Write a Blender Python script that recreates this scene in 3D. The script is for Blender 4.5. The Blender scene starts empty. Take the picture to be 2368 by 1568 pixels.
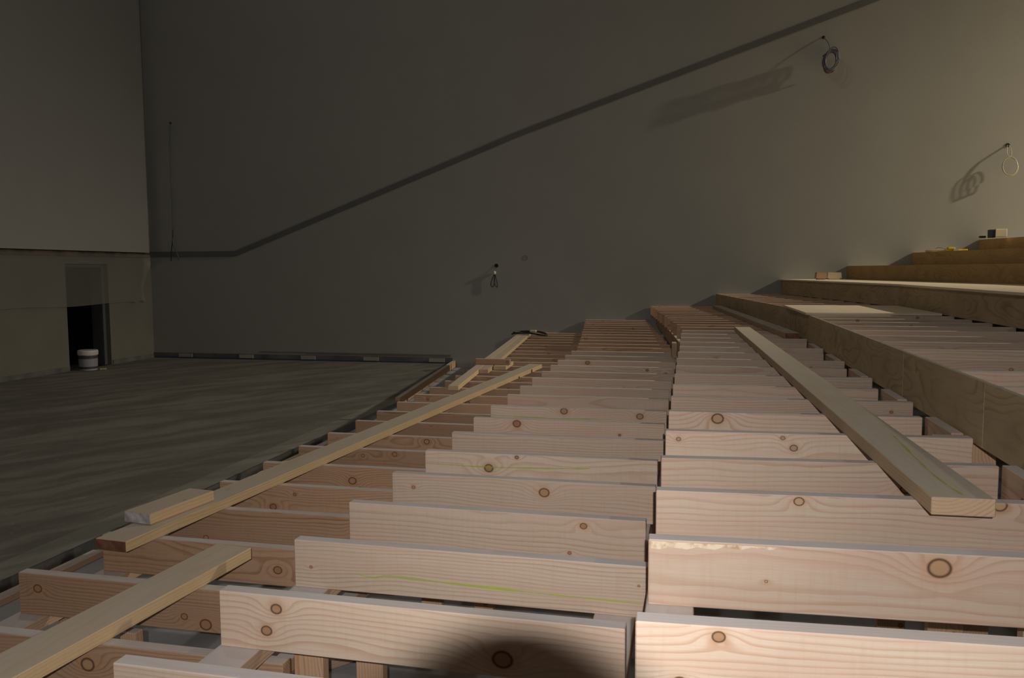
import bpy, bmesh, math, random
from mathutils import Vector, Matrix
random.seed(7)
K = 1.2                       # the layout below is in survey units; everything is scaled to metres at the end
COL = bpy.context.scene.collection
FLOOR_PIT = -0.06
WY = 13.02                    # far wall
WX = -9.5                     # screen wall
TZ = [0.541, 0.754, 0.977, 1.17, 1.394, 1.588, 1.776, 1.956]   # tier tops
JH, JT = 0.142, 0.040         # joist section

# ------------------------------------------------------------------ materials
class NT:
    def __init__(s, name):
        s.mat = bpy.data.materials.new(name); s.mat.use_nodes = True
        s.t = s.mat.node_tree; s.t.nodes.clear()
        s.out = s.t.nodes.new('ShaderNodeOutputMaterial')
    def n(s, kind): return s.t.nodes.new(kind)
    def set(s, sock, v):
        if hasattr(v, 'is_output'): s.t.links.new(v, sock)
        else: sock.default_value = v
    def m(s, op, a, b=0.0, c=0.0):
        n = s.n('ShaderNodeMath'); n.operation = op
        for i, v in enumerate((a, b, c)): s.set(n.inputs[i], v)
        return n.outputs[0]
    def v(s, op, a, b=(0, 0, 0)):
        n = s.n('ShaderNodeVectorMath'); n.operation = op
        s.set(n.inputs[0], a); s.set(n.inputs[1], b)
        return n.outputs[0]
    def mr(s, x, a, b, c=0.0, d=1.0, smooth=False):
        n = s.n('ShaderNodeMapRange')
        if smooth: n.interpolation_type = 'SMOOTHSTEP'
        for i, v in enumerate((x, a, b, c, d)): s.set(n.inputs[i], v)
        return n.outputs[0]
    def noise(s, vec, scale, detail=2.0, rough=0.5):
        n = s.n('ShaderNodeTexNoise'); s.set(n.inputs['Vector'], vec)
        n.inputs['Scale'].default_value = scale; n.inputs['Detail'].default_value = detail
        n.inputs['Roughness'].default_value = rough
        return n.outputs['Fac']
    def mix(s, f, a, b):
        n = s.n('ShaderNodeMix'); n.data_type = 'RGBA'
        s.set(n.inputs[0], f)
        for i, v in ((6, a), (7, b)):
            s.set(n.inputs[i], v if hasattr(v, 'is_output') else (*v, 1.0))
        return n.outputs[2]
    def xyz(s, x, y, z):
        n = s.n('ShaderNodeCombineXYZ')
        for i, v in enumerate((x, y, z)): s.set(n.inputs[i], v)
        return n.outputs[0]
    def sep(s, v):
        n = s.n('ShaderNodeSeparateXYZ'); s.set(n.inputs[0], v)
        return n.outputs[0], n.outputs[1], n.outputs[2]
    def obj(s):
        return s.n('ShaderNodeTexCoord').outputs['Object']
    def finish(s, color, rough=0.8, bump=None, bstr=0.2, bdist=0.002, spec=0.3, metal=0.0):
        b = s.n('ShaderNodeBsdfPrincipled')
        s.set(b.inputs['Base Color'], color if hasattr(color, 'is_output') else (*color, 1.0))
        s.set(b.inputs['Roughness'], rough); s.set(b.inputs['Metallic'], metal)
        s.set(b.inputs['Specular IOR Level'], spec)
        if bump is not None:
            bn = s.n('ShaderNodeBump'); bn.inputs['Strength'].default_value = bstr
            bn.inputs['Distance'].default_value = bdist
            s.set(bn.inputs['Height'], bump); s.t.links.new(bn.outputs[0], b.inputs['Normal'])
        s.t.links.new(b.outputs[0], s.out.inputs['Surface'])
        return s.mat

def wood(name, early, late, spacing=0.010, contrast=0.6, dust=0.8, dustcol=(0.70, 0.68, 0.69), pink=(0.68, 0.46, 0.36), vary=0.5):
    w = NT(name)
    p = w.obj(); x, y, z = w.sep(p)
    rnd = w.n('ShaderNodeObjectInfo').outputs['Random']
    fr = lambda k: w.m('FRACT', w.m('MULTIPLY', rnd, k))
    offx = w.m('MULTIPLY', rnd, 41.0)
    xo = w.m('ADD', x, offx)
    n1 = w.m('SUBTRACT', w.noise(w.xyz(w.m('MULTIPLY', xo, 0.9), w.m('MULTIPLY', y, 3.0), w.m('MULTIPLY', z, 3.0)), 1.0, 2.0), 0.5)
    n2 = w.m('SUBTRACT', w.noise(w.xyz(w.m('MULTIPLY', xo, 2.2), w.m('MULTIPLY', y, 9.0), w.m('MULTIPLY', z, 9.0)), 1.0, 3.0), 0.5)
    cz = w.m('ADD', w.m('MULTIPLY', w.m('SUBTRACT', fr(7.31), 0.5), 0.34), -0.085)
    cy = w.m('ADD', w.m('MULTIPLY', fr(13.7), 0.10), 0.055)
    tilt = w.m('MULTIPLY', w.m('SUBTRACT', fr(3.17), 0.5), 0.05)
    zz = w.m('ADD', w.m('SUBTRACT', z, cz), w.m('ADD', w.m('MULTIPLY', n1, 0.10), w.m('MULTIPLY', x, tilt)))
    yy = w.m('ADD', w.m('ADD', y, cy), w.m('ADD', w.m('MULTIPLY', n2, 0.020), w.m('MULTIPLY', n1, 0.05)))
    r = w.m('SQRT', w.m('ADD', w.m('MULTIPLY', zz, zz), w.m('MULTIPLY', yy, yy)))
    kin = khalo = kring = None
    for slot in ('knot_a', 'knot_b', 'knot_c'):
        a = w.n('ShaderNodeAttribute'); a.attribute_type = 'OBJECT'; a.attribute_name = slot
        kx, kz, kr = w.sep(a.outputs['Vector'])
        dx = w.m('MULTIPLY', w.m('SUBTRACT', x, kx), 0.85); dz = w.m('SUBTRACT', z, kz)
        dist = w.m('SQRT', w.m('ADD', w.m('MULTIPLY', dx, dx), w.m('MULTIPLY', dz, dz)))
        d = w.m('DIVIDE', dist, w.m('MAXIMUM', kr, 1e-4))
        d = w.m('ADD', d, w.m('MULTIPLY', n2, 0.5))
        # rings are pushed aside round the knot
        dl = w.m('SQRT', w.m('ADD', w.m('MULTIPLY', w.m('MULTIPLY', dx, dx), 0.35), w.m('MULTIPLY', dz, dz)))
        dd = w.m('DIVIDE', dl, w.m('MAXIMUM', w.m('MULTIPLY', kr, 2.1), 1e-4))
        g = w.m('POWER', 2.718, w.m('MULTIPLY', w.m('MULTIPLY', dd, dd), -1.0))
        r = w.m('ADD', r, w.m('MULTIPLY', w.m('MULTIPLY', kr, 1.9), g))
        i = w.mr(d, 1.02, 0.85); h = w.mr(d, 3.0, 0.9, 0.0, 1.0)
        h = w.m('POWER', h, 2.0)
        rg = w.m('MULTIPLY', w.mr(d, 0.72, 0.95), w.mr(d, 1.22, 1.0))
        kin = i if kin is None else w.m('MAXIMUM', kin, i)
        khalo = h if khalo is None else w.m('MAXIMUM', khalo, h)
        kring = rg if kring is None else w.m('MAXIMUM', kring, rg)
    f = w.m('FRACT', w.m('ADD', w.m('DIVIDE', r, spacing), w.m('MULTIPLY', n2, 0.45)))
    latef = w.m('MULTIPLY', w.mr(f, 0.45, 0.93, 0, 1, True), w.mr(f, 1.0, 0.955))
    strength = w.m('MULTIPLY', w.mr(w.noise(w.xyz(w.m('MULTIPLY', xo, 0.7), 0.0, w.m('MULTIPLY', r, 26.0)), 1.0, 2.0), 0.25, 0.75, 0.25, 1.0), contrast)
    fib = w.noise(w.xyz(w.m('MULTIPLY', xo, 5.0), w.m('MULTIPLY', y, 160.0), w.m('MULTIPLY', z, 200.0)), 1.0, 2.0)
    base = w.mix(w.m('MULTIPLY', w.mr(n1, -0.25, 0.3), w.m('MULTIPLY', fr(5.9), vary)), early, pink)
    col = w.mix(w.m('MULTIPLY', latef, strength), base, late)
    col = w.mix(w.mr(fib, 0.35, 0.8, 0.0, 0.22), col, late)
    # faint saw marks across the grain and broad stains along it
    saw = w.noise(w.xyz(w.m('MULTIPLY', xo, 75.0), w.m('MULTIPLY', y, 6.0), w.m('MULTIPLY', z, 5.0)), 1.0, 2.0)
    stain = w.noise(w.xyz(w.m('MULTIPLY', xo, 0.8), w.m('MULTIPLY', y, 12.0), w.m('MULTIPLY', z, 16.0)), 1.0, 3.0)
    col = w.mix(w.mr(saw, 0.5, 0.75, 0.0, 0.13), col, late)
    col = w.mix(w.mr(stain, 0.46, 0.72, 0.0, 0.5), col, pink)
    # a slightly darker / paler plank each
    hsv = w.n('ShaderNodeHueSaturation'); w.set(hsv.inputs['Value'], w.mr(fr(29.3), 0.0, 1.0, 0.79, 1.08))
    w.set(hsv.inputs['Color'], col); col = hsv.outputs[0]
    col = w.mix(w.m('MULTIPLY', khalo, 0.55), col, (0.52, 0.27, 0.13))
    kc = w.mix(fr(17.9), (0.34, 0.17, 0.08), (0.50, 0.34, 0.20))
    col = w.mix(w.m('MULTIPLY', kin, w.mr(n2, -0.25, 0.25, 0.95, 0.65)), col, kc)
    col = w.mix(w.m('MULTIPLY', kring, 0.9), col, (0.07, 0.035, 0.02))
    if dust > 0:
        geo = w.n('ShaderNodeNewGeometry'); nx, ny, nz = w.sep(geo.outputs['Normal'])
        dn = w.noise(w.xyz(w.m('MULTIPLY', xo, 3.0), w.m('MULTIPLY', y, 8.0), w.m('MULTIPLY', z, 8.0)), 1.0, 4.0)
        col = w.mix(w.m('MULTIPLY', w.mr(nz, 0.6, 0.95), w.m('MULTIPLY', w.mr(dn, 0.25, 0.6, 0.55, 1.0), dust)), col, dustcol)
    return w.finish(col, 0.72, w.m('ADD', w.m('MULTIPLY', latef, 0.5), fib), 0.15, 0.001, 0.25)

def plywood(name, base, dark, cont=0.5, dust=0.0, dustcol=(0.45, 0.44, 0.42)):
    w = NT(name); p = w.obj(); x, y, z = w.sep(p)
    rnd = w.n('ShaderNodeObjectInfo').outputs['Random']
    xo = w.m('ADD', x, w.m('MULTIPLY', rnd, 31.0))
    q = w.xyz(w.m('MULTIPLY', xo, 1.3), w.m('MULTIPLY', y, 5.0), w.m('MULTIPLY', z, 4.5))
    h = w.noise(q, 1.0, 1.5, 0.4)
    f = w.m('FRACT', w.m('MULTIPLY', h, 13.0))
    line = w.m('MULTIPLY', w.mr(f, 0.45, 0.95, 0, 1, True), w.mr(f, 1.0, 0.95))
    line = w.m('MULTIPLY', line, w.mr(w.noise(q, 0.8, 2.0), 0.35, 0.65))
    blot = w.noise(w.xyz(w.m('MULTIPLY', xo, 2.0), w.m('MULTIPLY', y, 4.0), w.m('MULTIPLY', z, 3.0)), 1.3, 3.0)
    fib = w.noise(w.xyz(w.m('MULTIPLY', xo, 7.0), w.m('MULTIPLY', y, 90.0), w.m('MULTIPLY', z, 110.0)), 1.0, 2.0)
    col = w.mix(w.mr(blot, 0.35, 0.7, 0.0, 0.4), base, dark)
    col = w.mix(w.m('MULTIPLY', line, cont), col, dark)
    col = w.mix(w.mr(fib, 0.4, 0.8, 0.0, 0.25), col, dark)
    vo = w.n('ShaderNodeTexVoronoi'); w.set(vo.inputs['Vector'], w.xyz(xo, y, w.m('MULTIPLY', z, 1.0))); vo.inputs['Scale'].default_value = 3.4
    col = w.mix(w.mr(vo.outputs['Distance'], 0.075, 0.03, 0.0, 0.65), col, (0.10, 0.06, 0.03))
    if dust > 0:
        geo = w.n('ShaderNodeNewGeometry'); nx, ny, nz = w.sep(geo.outputs['Normal'])
        col = w.mix(w.m('MULTIPLY', w.mr(nz, 0.6, 0.95), dust), col, dustcol)
    return w.finish(col, 0.65, fib, 0.1, 0.001, 0.3)

def paint(name, c, amt=0.10, rough=0.85, scale=1.5):
    w = NT(name); p = w.obj()
    a = w.noise(p, scale, 4.0); b = w.noise(p, scale * 30, 2.0)
    k = w.m('ADD', w.mr(a, 0.3, 0.7, 1 - amt, 1 + amt), w.mr(b, 0.3, 0.7, -amt * 0.3, amt * 0.3))
    hsv = w.n('ShaderNodeHueSaturation'); w.set(hsv.inputs['Value'], k); hsv.inputs['Color'].default_value = (*c, 1)
    return w.finish(hsv.outputs[0], rough, b, 0.05, 0.001, 0.2)

def plain(name, c, rough=0.6, metal=0.0, spec=0.4):
    w = NT(name); n = w.noise(w.obj(), 40.0, 3.0)
    hsv = w.n('ShaderNodeHueSaturation'); w.set(hsv.inputs['Value'], w.mr(n, 0.3, 0.7, 0.9, 1.08)); hsv.inputs['Color'].default_value = (*c, 1)
    return w.finish(hsv.outputs[0], rough, metal=metal, spec=spec)

def floor_mat(name, c1, c2, c3):
    w = NT(name); p = w.obj(); x, y, z = w.sep(p)
    # long broom and trowel strokes
    u = w.m('ADD', w.m('MULTIPLY', x, 0.55), w.m('MULTIPLY', y, 0.84)); v = w.m('SUBTRACT', w.m('MULTIPLY', y, 0.55), w.m('MULTIPLY', x, 0.84))
    wob = w.noise(p, 0.5, 3.0)
    st = w.noise(w.xyz(w.m('MULTIPLY', u, 0.5), w.m('ADD', w.m('MULTIPLY', v, 2.6), w.m('MULTIPLY', wob, 3.0)), 0.0), 1.0, 5.0, 0.6)
    patch = w.noise(p, 0.7, 5.0, 0.6); speck = w.noise(p, 22.0, 3.0)
    col = w.mix(w.mr(st, 0.38, 0.62, 0, 1, True), c1, c2)
    col = w.mix(w.mr(patch, 0.5, 0.72, 0, 0.6), col, c3)
    vo = w.n('ShaderNodeTexVoronoi'); w.set(vo.inputs['Vector'], w.xyz(w.m('MULTIPLY', u, 1.0), w.m('MULTIPLY', v, 3.0), 0.0)); vo.inputs['Scale'].default_value = 1.2
    col = w.mix(w.mr(vo.outputs['Distance'], 0.10, 0.05, 0.0, 0.5), col, (c2[0] * 1.5, c2[1] * 1.5, c2[2] * 1.5))
    col = w.mix(w.mr(speck, 0.62, 0.75, 0.0, 0.25), col, (0.5, 0.48, 0.44))
    return w.finish(col, 0.85, st, 0.1, 0.002, 0.2)

M = {}
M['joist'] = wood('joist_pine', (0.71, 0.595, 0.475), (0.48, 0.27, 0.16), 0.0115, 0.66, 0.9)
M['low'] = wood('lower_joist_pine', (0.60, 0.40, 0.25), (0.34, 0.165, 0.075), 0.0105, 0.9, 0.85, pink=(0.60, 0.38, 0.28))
M['plank'] = wood('plank_pine', (0.74, 0.55, 0.33), (0.50, 0.31, 0.14), 0.012, 0.65, 0.6, (0.62, 0.60, 0.57), (0.74, 0.53, 0.36), 0.3)
M['greyplank'] = wood('weathered_plank', (0.58, 0.43, 0.28), (0.36, 0.23, 0.12), 0.011, 0.6, 0.78, (0.60, 0.58, 0.53), (0.58, 0.42, 0.30), 0.3)
M['bearer'] = wood('bearer_pine', (0.55, 0.40, 0.27), (0.36, 0.20, 0.11), 0.010, 0.8, 0.8)
M['stud'] = wood('stud_pine', (0.74, 0.50, 0.31), (0.50, 0.27, 0.13), 0.009, 0.9, 0.6)
M['fascia'] = plywood('fascia_ply', (0.55, 0.42, 0.26), (0.29, 0.195, 0.10), 0.7, 0.8)
M['upply'] = plywood('upper_fascia_ply', (0.50, 0.33, 0.14), (0.28, 0.16, 0.06), 0.5, 0.4)
M['deck'] = plywood('deck_ply', (0.84, 0.73, 0.56), (0.70, 0.57, 0.40), 0.25, 0.0)
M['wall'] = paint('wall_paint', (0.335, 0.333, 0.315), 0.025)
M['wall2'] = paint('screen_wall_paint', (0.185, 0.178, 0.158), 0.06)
M['screen'] = paint('screen_paint', (0.33, 0.33, 0.33), 0.02)
M['stripe'] = paint('stripe_grey', (0.15, 0.15, 0.15), 0.06)
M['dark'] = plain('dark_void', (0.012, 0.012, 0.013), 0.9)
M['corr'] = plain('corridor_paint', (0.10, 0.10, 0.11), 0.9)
M['ceil'] = paint('ceiling_paint', (0.35, 0.34, 0.32), 0.05)
M['floor'] = floor_mat('dusty_floor', (0.155, 0.147, 0.132), (0.235, 0.221, 0.199), (0.120, 0.113, 0.102))
M['pit'] = floor_mat('pit_concrete', (0.37, 0.37, 0.385), (0.46, 0.455, 0.46), (0.31, 0.31, 0.32))
M['kerb'] = floor_mat('kerb_dust', (0.20, 0.20, 0.18), (0.30, 0.29, 0.26), (0.10, 0.10, 0.09))
M['steel'] = plain('edge_steel', (0.25, 0.26, 0.27), 0.35, 0.9)
M['base'] = paint('base_band', (0.14, 0.135, 0.14), 0.3, 0.8, 3.0)
M['patch'] = paint('pale_packer', (0.38, 0.35, 0.28), 0.1)
M['blue'] = plain('blue_tape', (0.03, 0.06, 0.16), 0.5)
M['red'] = paint('red_tape', (0.12, 0.085, 0.075), 0.5, 0.7, 4.0)
M['bucketw'] = plain('pail_white', (0.62, 0.60, 0.62), 0.45)
M['bucketb'] = plain('pail_print', (0.06, 0.06, 0.075), 0.5)
M['label'] = plain('pail_label', (0.30, 0.31, 0.36), 0.5)
M['black'] = plain('black_rubber', (0.02, 0.02, 0.022), 0.5)
M['wire'] = plain('grey_wire', (0.15, 0.15, 0.18), 0.3)
M['redwire'] = plain('red_wire', (0.22, 0.05, 0.03), 0.4)
M['cream'] = plain('cream_wire', (0.50, 0.46, 0.36), 0.4)
M['white'] = plain('white_plastic', (0.7, 0.69, 0.62), 0.4)
M['yellow'] = plain('yellow_plastic', (0.65, 0.46, 0.04), 0.4)
M['metal'] = plain('bare_metal', (0.6, 0.6, 0.6), 0.3, 1.0)
M['navy'] = plain('dark_blue_plastic', (0.03, 0.035, 0.06), 0.5)
M['crumb'] = plain('yellow_crumb', (0.5, 0.45, 0.22), 0.9)
M['redend'] = paint('red_end_grain', (0.20, 0.095, 0.06), 0.35, 0.8, 25.0)
M['whiteend'] = paint('white_end_grain', (0.50, 0.47, 0.47), 0.35, 0.7, 25.0)
def torn_mat():
    w = NT('torn_bark'); n = w.noise(w.obj(), 26.0, 4.0, 0.65)
    return w.finish(w.mix(w.mr(n, 0.48, 0.66, 0.0, 0.7), (0.76, 0.65, 0.50), (0.40, 0.20, 0.09)), 0.8)
M['torn'] = torn_mat()
def chalk_mat():
    w = NT('chalk_green'); p = w.obj(); x, y, z = w.sep(p)
    n = w.noise(w.xyz(w.m('MULTIPLY', x, 6.0), 0.0, w.m('MULTIPLY', z, 60.0)), 1.0, 4.0, 0.7)
    d = w.n('ShaderNodeBsdfDiffuse'); d.inputs[0].default_value = (0.46, 0.62, 0.07, 1)
    t = w.n('ShaderNodeBsdfTransparent'); mx = w.n('ShaderNodeMixShader')
    w.set(mx.inputs[0], w.mr(n, 0.3, 0.62, 0.1, 0.75)); w.t.links.new(t.outputs[0], mx.inputs[1]); w.t.links.new(d.outputs[0], mx.inputs[2])
    w.t.links.new(mx.outputs[0], w.out.inputs[0]); return w.mat
M['chalk'] = chalk_mat()
def film_mat():
    w = NT('plastic_film')
    d = w.n('ShaderNodeBsdfDiffuse'); d.inputs[0].default_value = (0.34, 0.335, 0.31, 1)
    g = w.n('ShaderNodeBsdfGlossy'); g.inputs[0].default_value = (0.8, 0.8, 0.75, 1); g.inputs['Roughness'].default_value = 0.3
    t = w.n('ShaderNodeBsdfTransparent'); t.inputs[0].default_value = (0.95, 0.95, 0.93, 1)
    m1 = w.n('ShaderNodeMixShader'); m1.inputs[0].default_value = 0.12
    w.t.links.new(d.outputs[0], m1.inputs[1]); w.t.links.new(g.outputs[0], m1.inputs[2])
    m2 = w.n('ShaderNodeMixShader'); m2.inputs[0].default_value = 0.36
    w.t.links.new(t.outputs[0], m2.inputs[1]); w.t.links.new(m1.outputs[0], m2.inputs[2])
    w.t.links.new(m2.outputs[0], w.out.inputs[0]); return w.mat
M['film'] = film_mat()

# ------------------------------------------------------------------ mesh helpers
def add_box(bm, lo, hi, bev=0.0):
    x0, y0, z0 = lo; x1, y1, z1 = hi
    vs = [bm.verts.new(c) for c in ((x0, y0, z0), (x1, y0, z0), (x1, y1, z0), (x0, y1, z0), (x0, y0, z1), (x1, y0, z1), (x1, y1, z1), (x0, y1, z1))]
    fs = [bm.faces.new([vs[i] for i in q]) for q in ((0, 3, 2, 1), (4, 5, 6, 7), (0, 1, 5, 4), (1, 2, 6, 5), (2, 3, 7, 6), (3, 0, 4, 7))]
    if bev:
        es = {e for f in fs for e in f.edges}
        bmesh.ops.bevel(bm, geom=list(es), offset=bev, segments=1, affect='EDGES', profile=0.6)
def add_prism(bm, poly, y0, y1):
    """outline in x,z extruded along y"""
    a = [bm.verts.new((x, y0, z)) for x, z in poly]; b = [bm.verts.new((x, y1, z)) for x, z in poly]
    bm.faces.new(a); bm.faces.new(b[::-1]); n = len(poly)
    for i in range(n): bm.faces.new((a[i], b[i], b[(i + 1) % n], a[(i + 1) % n]))
def add_flat(bm, poly, z0, z1):
    """outline in x,y extruded along z"""
    a = [bm.verts.new((x, y, z0)) for x, y in poly]; b = [bm.verts.new((x, y, z1)) for x, y in poly]
    bm.faces.new(a); bm.faces.new(b[::-1]); n = len(poly)
    for i in range(n): bm.faces.new((a[i], a[(i + 1) % n], b[(i + 1) % n], b[i]))
def add_lathe(bm, prof, c=(0, 0, 0), n=28, axis='Z', cap=True):
    rings = []
    for r, h in prof:
        ring = []
        for i in range(n):
            a = 2 * math.pi * i / n; u, v = r * math.cos(a), r * math.sin(a)
            ring.append(bm.verts.new((c[0] + u, c[1] + v, c[2] + h) if axis == 'Z' else (c[0] + u, c[1] + h, c[2] + v)))
        rings.append(ring)
    for a, b in zip(rings, rings[1:]):
        for i in range(n): bm.faces.new((a[i], a[(i + 1) % n], b[(i + 1) % n], b[i]))
    if cap:
        bm.faces.new(rings[0][::-1]); bm.faces.new(rings[-1])
def add_tube(bm, pts, r, n=7):
    pts = [Vector(p) for p in pts]; prev = None; rings = []
    for i, p in enumerate(pts):
        t = (pts[min(i + 1, len(pts) - 1)] - pts[max(i - 1, 0)]).normalized()
        if prev is None:
            u = t.orthogonal().normalized()
        else:
            u = (prev - t * prev.dot(t)).normalized()
        prev = u; w = t.cross(u)
        rings.append([bm.verts.new(p + r * (math.cos(2 * math.pi * k / n) * u + math.sin(2 * math.pi * k / n) * w)) for k in range(n)])
    for a, b in zip(rings, rings[1:]):
        for k in range(n): bm.faces.new((a[k], a[(k + 1) % n], b[(k + 1) % n], b[k]))
    bm.faces.new(rings[0][::-1]); bm.faces.new(rings[-1])
def smooth_pts(pts, k=6):
    P = [Vector(p) for p in pts]; P = [P[0]] + P + [P[-1]]; o = []
    for i in range(1, len(P) - 2):
        for j in range(k):
            t = j / k; a, b, c, d = P[i - 1:i + 3]
            o.append(0.5 * ((2 * b) + (c - a) * t + (2 * a - 5 * b + 4 * c - d) * t * t + (3 * b - a - 3 * c + d) * t ** 3))
    o.append(P[-2]); return o
def obj(name, bm, mat, parent=None, loc=(0, 0, 0), rot=(0, 0, 0), smooth=False):
    bmesh.ops.recalc_face_normals(bm, faces=bm.faces[:])
    me = bpy.data.meshes.new(name); bm.to_mesh(me); bm.free()
    if smooth:
        for p in me.polygons: p.use_smooth = True
    me.materials.append(M[mat])
    o = bpy.data.objects.new(name, me); COL.objects.link(o)
    o.location = loc; o.rotation_euler = rot
    if parent: o.parent = parent
    return o
def tag(o, label, cat, group=None, kind=None):
    if label: o['label'] = label
    if cat: o['category'] = cat
    if group: o['group'] = group
    if kind: o['kind'] = kind
    return o
def empty(name, loc, label, cat, group=None, rz=0):
    o = bpy.data.objects.new(name, None); COL.objects.link(o); o.location = loc; o.rotation_euler = (0, 0, rz); o.empty_display_size = 0.1
    return tag(o, label, cat, group)
def struct(name, bm, mat, parent=None):
    o = obj(name, bm, mat, parent)
    if not parent: o['kind'] = 'structure'
    return o
def B(lo, hi, bev=0.0):
    bm = bmesh.new(); add_box(bm, lo, hi, bev); return bm
def timber(name, L, H, T, mat, loc, rot=(0, 0, 0), knots=None, parent=None, warp=0.0):
    """sawn board: local x = length, y = thickness, z = -H..0"""
    bm = bmesh.new(); add_box(bm, (0, 0, -H), (L, T, 0), 0.0022)
    o = obj(name, bm, mat, parent, loc, rot)
    if knots is None:
        knots = []
        for i in range(random.choice((1, 2, 2, 3))):
            knots.append((random.uniform(0.05, max(L, 0.1)), random.uniform(-H * 0.95, -H * 0.08), random.choice((0.006, 0.009, 0.012, 0.015))))
    for s, k in zip(('knot_a', 'knot_b', 'knot_c'), knots):
        o[s] = [float(k[0] * K), float(k[1] * K), float(k[2] * K)]
    return o

ORD = ['', 'first', 'second', 'third', 'fourth', 'fifth', 'sixth', 'seventh', 'eighth', 'ninth', 'tenth', 'eleventh', 'twelfth', 'thirteenth', 'fourteenth', 'fifteenth', 'sixteenth', 'seventeenth', 'eighteenth', 'nineteenth', 'twentieth']
for t in ('', ): ORD += ['twenty-' + ORD[i] for i in range(1, 10)] + ['thirtieth']
def bend(x, y, yb=8.3, s=0.108): return x - max(0.0, y - yb) * s

# ------------------------------------------------------------------ the room
def kerb_x(y):
    return -3.34 if y < 9.1 else -3.34 - (y - 9.1) * 0.118
bm = bmesh.new(); add_flat(bm, [(WX, -4), (-3.42, -4), (-3.42, 9.1), (kerb_x(WY) - 0.08, WY), (WX, WY)], -0.08, 0.0)
struct('floor', bm, 'floor')
bm = bmesh.new(); add_flat(bm, [(-3.42, -4), (15.5, -4), (15.5, WY), (kerb_x(WY) - 0.08, WY), (-3.42, 9.1)], FLOOR_PIT - 0.06, FLOOR_PIT)
struct('floor_pit', bm, 'pit')
bm = bmesh.new(); add_box(bm, (WX - 0.4, WY, -0.1), (15.7, WY + 0.2, 10.0)); struct('wall_far', bm, 'wall')
bm = bmesh.new(); add_box(bm, (15.5, -4, -0.1), (15.7, WY, 10.0)); struct('wall_right', bm, 'wall')
bm = bmesh.new(); add_box(bm, (WX - 0.2, -4.2, -0.1), (15.7, -4, 10.0)); struct('wall_back', bm, 'wall')
bm = bmesh.new(); add_box(bm, (WX - 0.4, -4.2, 10.0), (15.7, WY + 0.2, 10.2)); struct('ceiling', bm, 'ceil')
# screen wall with its door opening
D0, D1, DZ = 10.95, 11.9, 1.68
bm = bmesh.new()
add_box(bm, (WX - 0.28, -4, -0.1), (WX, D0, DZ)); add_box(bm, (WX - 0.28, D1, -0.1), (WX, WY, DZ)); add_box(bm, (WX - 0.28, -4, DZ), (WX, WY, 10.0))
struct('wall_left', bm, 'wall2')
bm = bmesh.new(); add_box(bm, (WX, -4, 1.885), (WX + 0.10, 12.86, 10.0)); struct('wall_screen', bm, 'screen')
bm = bmesh.new(); add_box(bm, (WX, -4, 1.80), (WX + 0.035, 12.95, 1.883)); struct('trim_2', bm, 'red')
# door opening: dark passage behind, frame on the far jamb
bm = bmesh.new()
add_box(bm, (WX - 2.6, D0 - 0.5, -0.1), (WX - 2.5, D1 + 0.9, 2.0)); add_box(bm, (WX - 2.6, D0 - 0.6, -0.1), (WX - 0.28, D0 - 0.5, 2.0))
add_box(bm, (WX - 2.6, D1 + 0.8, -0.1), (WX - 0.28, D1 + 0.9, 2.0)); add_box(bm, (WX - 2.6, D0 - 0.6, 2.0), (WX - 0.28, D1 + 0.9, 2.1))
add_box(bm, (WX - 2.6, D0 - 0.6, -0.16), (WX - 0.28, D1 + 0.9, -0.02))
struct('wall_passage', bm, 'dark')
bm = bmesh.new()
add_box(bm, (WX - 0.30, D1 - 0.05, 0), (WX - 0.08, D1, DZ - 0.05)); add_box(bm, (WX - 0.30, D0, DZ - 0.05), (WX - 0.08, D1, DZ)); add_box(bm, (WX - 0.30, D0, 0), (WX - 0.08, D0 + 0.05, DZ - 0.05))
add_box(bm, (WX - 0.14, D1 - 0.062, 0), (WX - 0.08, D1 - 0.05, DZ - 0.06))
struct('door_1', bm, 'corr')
# base band of the far wall with pale packers and blue masking tape
bm = bmesh.new(); add_box(bm, (WX, WY - 0.02, 0.0), (-3.86, WY, 0.095)); bb = struct('baseboard_far', bm, 'base')
for px in (-8.98, -7.78, -6.60, -5.44, -4.27):
    struct('pale_packer', B((px, WY - 0.032, 0.022), (px + 0.27, WY - 0.02, 0.085)), 'patch', bb)
struct('blue_tape', B((WX, WY - 0.028, 0.0), (-3.9, WY - 0.02, 0.02)), 'blue', bb)
bm = bmesh.new(); add_box(bm, (WX, D1 + 0.02, 0.0), (WX + 0.015, WY - 0.03, 0.07)); add_box(bm, (WX, -4, 0.0), (WX + 0.015, D0 - 0.01, 0.07)); struct('baseboard_left', bm, 'base')
# thin surface conduits just above the base band
for z in (0.12, 0.145): pass
bm = bmesh.new(); add_box(bm, (-6.5, WY - 0.008, 0.118), (-3.9, WY, 0.124)); add_box(bm, (-7.4, WY - 0.008, 0.140), (-3.9, WY, 0.145)); struct('trim_3', bm, 'base')
# dark strip rising with the rake, coloured as the shadow of a panel edge
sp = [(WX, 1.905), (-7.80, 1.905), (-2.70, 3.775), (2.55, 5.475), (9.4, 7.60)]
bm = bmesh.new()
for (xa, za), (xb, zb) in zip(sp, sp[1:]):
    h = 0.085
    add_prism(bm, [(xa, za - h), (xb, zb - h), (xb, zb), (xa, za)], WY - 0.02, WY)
struct('shadow_strip', bm, 'stripe')
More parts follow.
